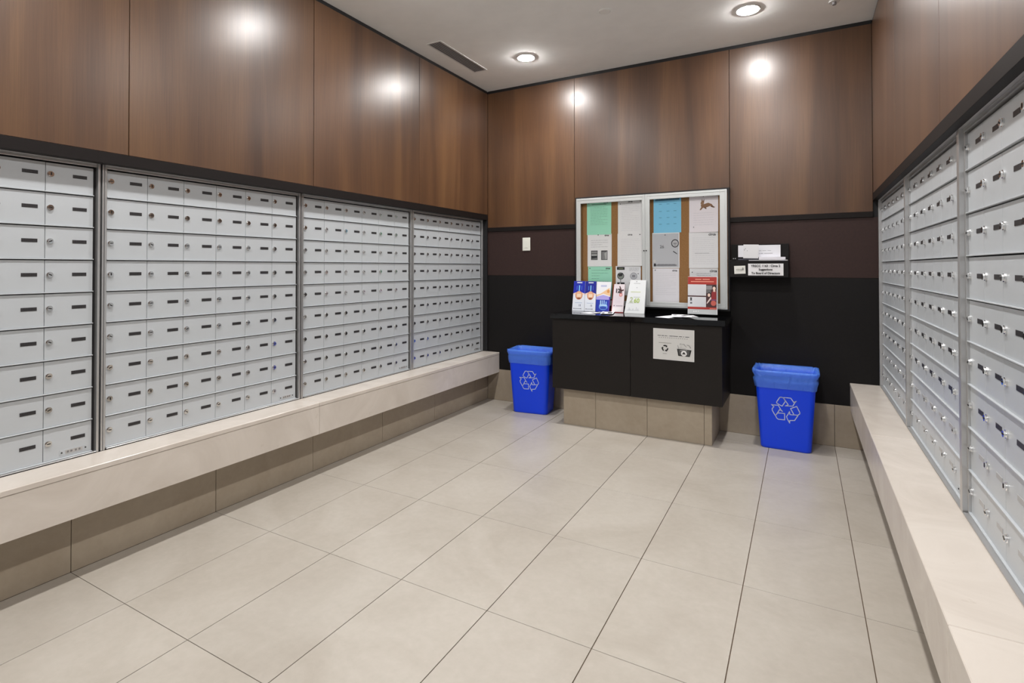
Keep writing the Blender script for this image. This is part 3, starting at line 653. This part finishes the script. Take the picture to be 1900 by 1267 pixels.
s.poly([(0.59, 0.38), (0.935, 0.365), (0.895, 0.155), (0.62, 0.16)], (20, 20, 20)); s.poly([(0.62, 0.355), (0.69, 0.35), (0.70, 0.19), (0.645, 0.19)], (84, 84, 84)); s.poly([(0.83, 0.35), (0.90, 0.345), (0.88, 0.185), (0.82, 0.185)], (84, 84, 84)); s.rect(0.67, 0.33, 0.83, 0.345, (230, 230, 230))
s.ell(0.755, 0.245, 0.072, 0.088, (228, 228, 228)); s.poly([(0.755, 0.30), (0.80, 0.22), (0.71, 0.22)], (20, 20, 20))
for q in ([(0.60, 0.50), (0.62, 0.39), (0.635, 0.39), (0.61, 0.50)], [(0.64, 0.41), (0.80, 0.41), (0.80, 0.402), (0.64, 0.402)], [(0.68, 0.54), (0.76, 0.55), (0.82, 0.45), (0.81, 0.445), (0.75, 0.53), (0.68, 0.525)], [(0.82, 0.53), (0.88, 0.52), (0.93, 0.43), (0.91, 0.42), (0.87, 0.50), (0.82, 0.515)]): s.poly(q, (150, 150, 150))
s.ell(0.675, 0.53, 0.02, 0.022, (40, 40, 40)); s.poly([(0.66, 0.54), (0.72, 0.535), (0.70, 0.42), (0.66, 0.44)], (206, 206, 204))
s.build(o)

# ------------------------------------------------------------------ suggestion box
t = thing('suggestion_box', 'small black wall box with white lettered labels right of the notice board', 'suggestion box', (2.385, 0, 1.19))
m = MB(); m.box(-0.19, 0.2, -0.118, -0.0005, 0.0, 0.126, EBON, 0.002); m.build('body', t)
bx('back_plate', t, -0.19, 0.2, -0.03, -0.0005, 0.1265, 0.247, EBON, 0.001)
tag(bx('front_lip', t, -0.06, 0.195, -0.1215, -0.1185, 0.121, 0.1275, ALU, 0.0008), 'thin bright metal edge strip')
m = MB(); m.cyl((-0.165, -0.121, 0.139), 'y', 0.004, 0.006, ALU, 10); m.cyl((-0.152, -0.121, 0.139), 'y', 0.004, 0.006, ALU, 10); m.box(-0.172, -0.145, -0.1185, -0.10, 0.1265, 0.146, EBON); m.build('latch', t)
o, s = paper('text_label', None, None, 2.320, 2.552, 1.204, 1.2905, -0.1192, (226, 226, 228), 0, parent=t); o.location = (o.location.x - 2.385, -0.1192, 1.204 - 1.19)
o['label'] = 'white label with three lines of black lettering'
s.text('YRSCC 1163 : Circa 2', 0.5, 0.80, 0.0215, (20, 20, 20), 0.0007, 0.98); s.text('Suggestions', 0.5, 0.5, 0.0195, (20, 20, 20), 0.0007, 1.0); s.text('To Board of Directors', 0.5, 0.19, 0.021, (20, 20, 20), 0.0007, 0.97)
s.build(o)
o, s = paper('logo_label', None, None, 2.226, 2.303, 1.216, 1.275, -0.1192, (222, 222, 216), 0, tilt=-2, parent=t); o.location = (o.location.x - 2.385, -0.1192, 1.216 - 1.19)
o['label'] = 'small white label with a grey script word'
s.text('circa', 0.45, 0.55, 0.022, (150, 152, 146), 0.0004); s.text('2', 0.78, 0.6, 0.02, (50, 50, 52), 0.001); s.build(o)
def card(label, x0, x1, z0, z1, y, tilt, col, txts):
    o, s = paper('note_card', label, 'note', x0, x1, z0, z1, y, col, 0.0, tilt=tilt, thick=0.001)
    for a in txts: s.rect(*a, (150, 150, 156))
    s.build(o)
card('wide white note card standing on the suggestion box, printed on its right', 2.247, 2.532, 1.340, 1.428, -0.060, 0, (222, 223, 228), [(0.50, 0.52, 0.56, 0.55), (0.58, 0.52, 0.67, 0.55), (0.7, 0.52, 0.78, 0.55), (0.5, 0.28, 0.52, 0.32), (0.54, 0.28, 0.60, 0.32), (0.62, 0.28, 0.82, 0.32)])
card('square white note in front of the wide card on the suggestion box', 2.285, 2.388, 1.330, 1.432, -0.100, 1.5, (218, 219, 222), [(0.05, 0.55, 0.09, 0.68), (0.12, 0.66, 0.16, 0.74), (0.24, 0.52, 0.28, 0.58)])
m = MB(); m.box(2.392, 2.565, -0.112, -0.035, 1.3185, 1.338, ink(224, 222, 230), 0.001); tag(m.build('note_pad'), 'low white stack of note slips lying on the suggestion box', 'note pad')
m = MB(); m.box(2.25, 2.389, -0.095, -0.035, 1.3185, 1.3275, ink(84, 84, 96), 0.001); tag(m.build('note_tray'), 'dark slip of card lying under the notes on the suggestion box', 'note')

# ------------------------------------------------------------------ light switch
t = thing('light_switch', 'white rectangular wall switch plate near the left end of the back wall', 'light switch', (0.421, 0.003, 1.48))
SW = mat('switch_white', rgb(226, 226, 216), 0.35)
bx('plate', t, -0.040, 0.040, -0.007, -0.0002, -0.061, 0.061, SW, 0.003)
bx('rocker', t, -0.017, 0.017, -0.010, -0.0072, -0.034, 0.034, SW, 0.001)

# ------------------------------------------------------------------ recycling bins
def rrect(a, b, r, n=10):
    pts = []
    for cx, cy, st in ((a - r, b - r, 0), (-a + r, b - r, 90), (-a + r, -b + r, 180), (a - r, -b + r, 270)):
        for k in range(n + 1):
            th = R(st + 90 * k / n); pts.append((cx + r * math.cos(th), cy + r * math.sin(th)))
    return pts
SYM = {'A': [(-0.0203, 0.3677), (-0.0304, 0.3665), (-0.0355, 0.3603), (-0.0516, 0.332), (-0.0517, 0.3235), (-0.0374, 0.315), (-0.0182, 0.3061), (0.0021, 0.3422), (-0.0086, 0.3634), (-0.0203, 0.3677)], 'A2': [(-0.012, 0.3658), (0.0047, 0.3678), (0.0354, 0.3677), (0.0525, 0.3409), (0.0682, 0.3502), (0.0591, 0.3398), (0.0466, 0.3142), (0.021, 0.3119), (0.0011, 0.3103), (0.0194, 0.3201), (0.0013, 0.3478), (-0.012, 0.3658)],
'B': [(-0.084, 0.3092), (-0.0713, 0.308), (-0.0425, 0.3096), (-0.0275, 0.2824), (-0.0167, 0.2697), (-0.0259, 0.2751), (-0.0334, 0.2807), (-0.0462, 0.2575), (-0.0581, 0.239), (-0.0632, 0.2383), (-0.08, 0.27), (-0.0799, 0.2814), (-0.0696, 0.2959), (-0.084, 0.3092)], 'B2': [(-0.0581, 0.239), (-0.0453, 0.2548), (-0.026, 0.2564), (-0.0034, 0.2565), (-0.0037, 0.2125), (-0.0431, 0.2118), (-0.0515, 0.2182), (-0.0581, 0.2314), (-0.0615, 0.2385)],
'C': [(0.0341, 0.2959), (0.0704, 0.3153), (0.0769, 0.3013), (0.0889, 0.2751), (0.088, 0.2658), (0.0749, 0.2548), (0.0537, 0.2557), (0.0341, 0.294)], 'C2': [(0.0536, 0.2547), (0.0289, 0.2533), (0.0266, 0.2744), (0.0199, 0.2586), (0.0081, 0.2366), (0.0138, 0.2205), (0.0269, 0.1944), (0.0279, 0.2132), (0.0567, 0.2162), (0.0765, 0.2513)]}
SYMM = mat('white_print', rgb(196, 208, 240), 0.5)
def bin_(label, loc, rz, seed, cuff, bulge, flare):
    t = thing('recycling_bin', label, 'recycling bin', loc, rz)
    HB = 0.525
    def A(z): return 0.157 + 0.033 * z / HB
    def Bd(z): return 0.105 + 0.028 * z / HB
    def rg(z, off=0.0, r=0.035): return [(x, y, z) for x, y in rrect(A(z) + off, Bd(z) + off, r + off * 0.5)]
    m = MB()
    zs = [0.004, 0.02, 0.15, 0.3, 0.45, 0.505]
    rings = [[(x * 0.97, y * 0.97, 0.0) for x, y, z in rg(0)]] + [rg(z) for z in zs] + [rg(0.507, 0.006), rg(HB, 0.007), rg(HB, 0.001)] + [rg(z, -0.003) for z in (0.5, 0.3, 0.1, 0.006)]
    m.sweep(rings, BLUE, cap0=True, cap1=True); m.build('bin_body', t)
    r = random.Random(seed)
    n = len(rrect(1, 1, .1)); ph = [r.uniform(0, 6.28) for _ in range(6)]
    def rough(ring, amp, zamp, k):
        out = []
        for i, (x, y, z) in enumerate(ring):
            th = 2 * math.pi * i / len(ring)
            w_ = math.sin(7 * th + ph[0] + k) * 0.5 + math.sin(13 * th + ph[1] - k * 1.7) * 0.35 + math.sin(29 * th + ph[2] + k * 2.3) * 0.3
            d = math.hypot(x, y) or 1
            out.append((x + x / d * amp * w_, y + y / d * amp * w_, z + zamp * (math.sin(11 * th + ph[3] + k) * 0.5 + math.sin(23 * th + ph[4]) * 0.5)))
        return out
    m = MB(); L = []
    for k, z in enumerate((cuff, cuff + 0.03, cuff + 0.06, 0.5)):
        off = 0.006 + (0.004 if k in (1, 2) else 0) + bulge * (k == 2)
        L.append(rough(rg(z, off), 0.0022, 0.004 if k == 0 else 0.0, k))
    L.append(rough(rg(0.532, 0.012 + flare), 0.003, 0.002, 4)); L.append(rough(rg(0.548, 0.008 + flare), 0.004, 0.004, 5)); L.append(rough(rg(0.545, -0.004), 0.003, 0.004, 5.5))
    L.append(rough(rg(0.515, -0.014), 0.005, 0.0, 7)); L.append(rough(rg(0.44, -0.018), 0.006, 0.0, 8.5)); L.append(rough(rg(0.3, -0.02), 0.006, 0.0, 10)); L.append(rough(rg(0.14, -0.025), 0.006, 0, 11))
    m.sweep(L, LINER); tag(m.build('bin_liner', t), 'translucent pale blue plastic bag folded over the rim')
    m = MB(); wd = 0.0028
    def P(x, z): return Vector((x, -(Bd(z)) - 0.0008, z))
    for pl in SYM.values():
        for (x0, z0), (x1, z1) in zip(pl, pl[1:]):
            d = Vector((x1 - x0, z1 - z0)); l = d.length
            if l < 1e-4: continue
            d /= l; nx, nz = -d.y * wd, d.x * wd; ex, ez = d.x * wd * 0.8, d.y * wd * 0.8
            m.face([P(x0 - ex + nx, z0 - ez + nz), P(x0 - ex - nx, z0 - ez - nz), P(x1 + ex - nx, z1 + ez - nz), P(x1 + ex + nx, z1 + ez + nz)], SYMM)
    tag(m.build('recycling_symbol', t, recalc=False), 'white outlined three-arrow recycling symbol')
    return t
bin_('tall blue recycling bin with bag at the right, between the counter and the right bench', (2.562, -0.153, 0.0005), R(-0.5), 5, 0.425, 0.006, 0.006)
bin_('tall blue recycling bin with bag at the left, between the left bench and the counter', (0.578, -0.172, 0.0005), R(7.0), 11, 0.43, 0.0, 0.002)
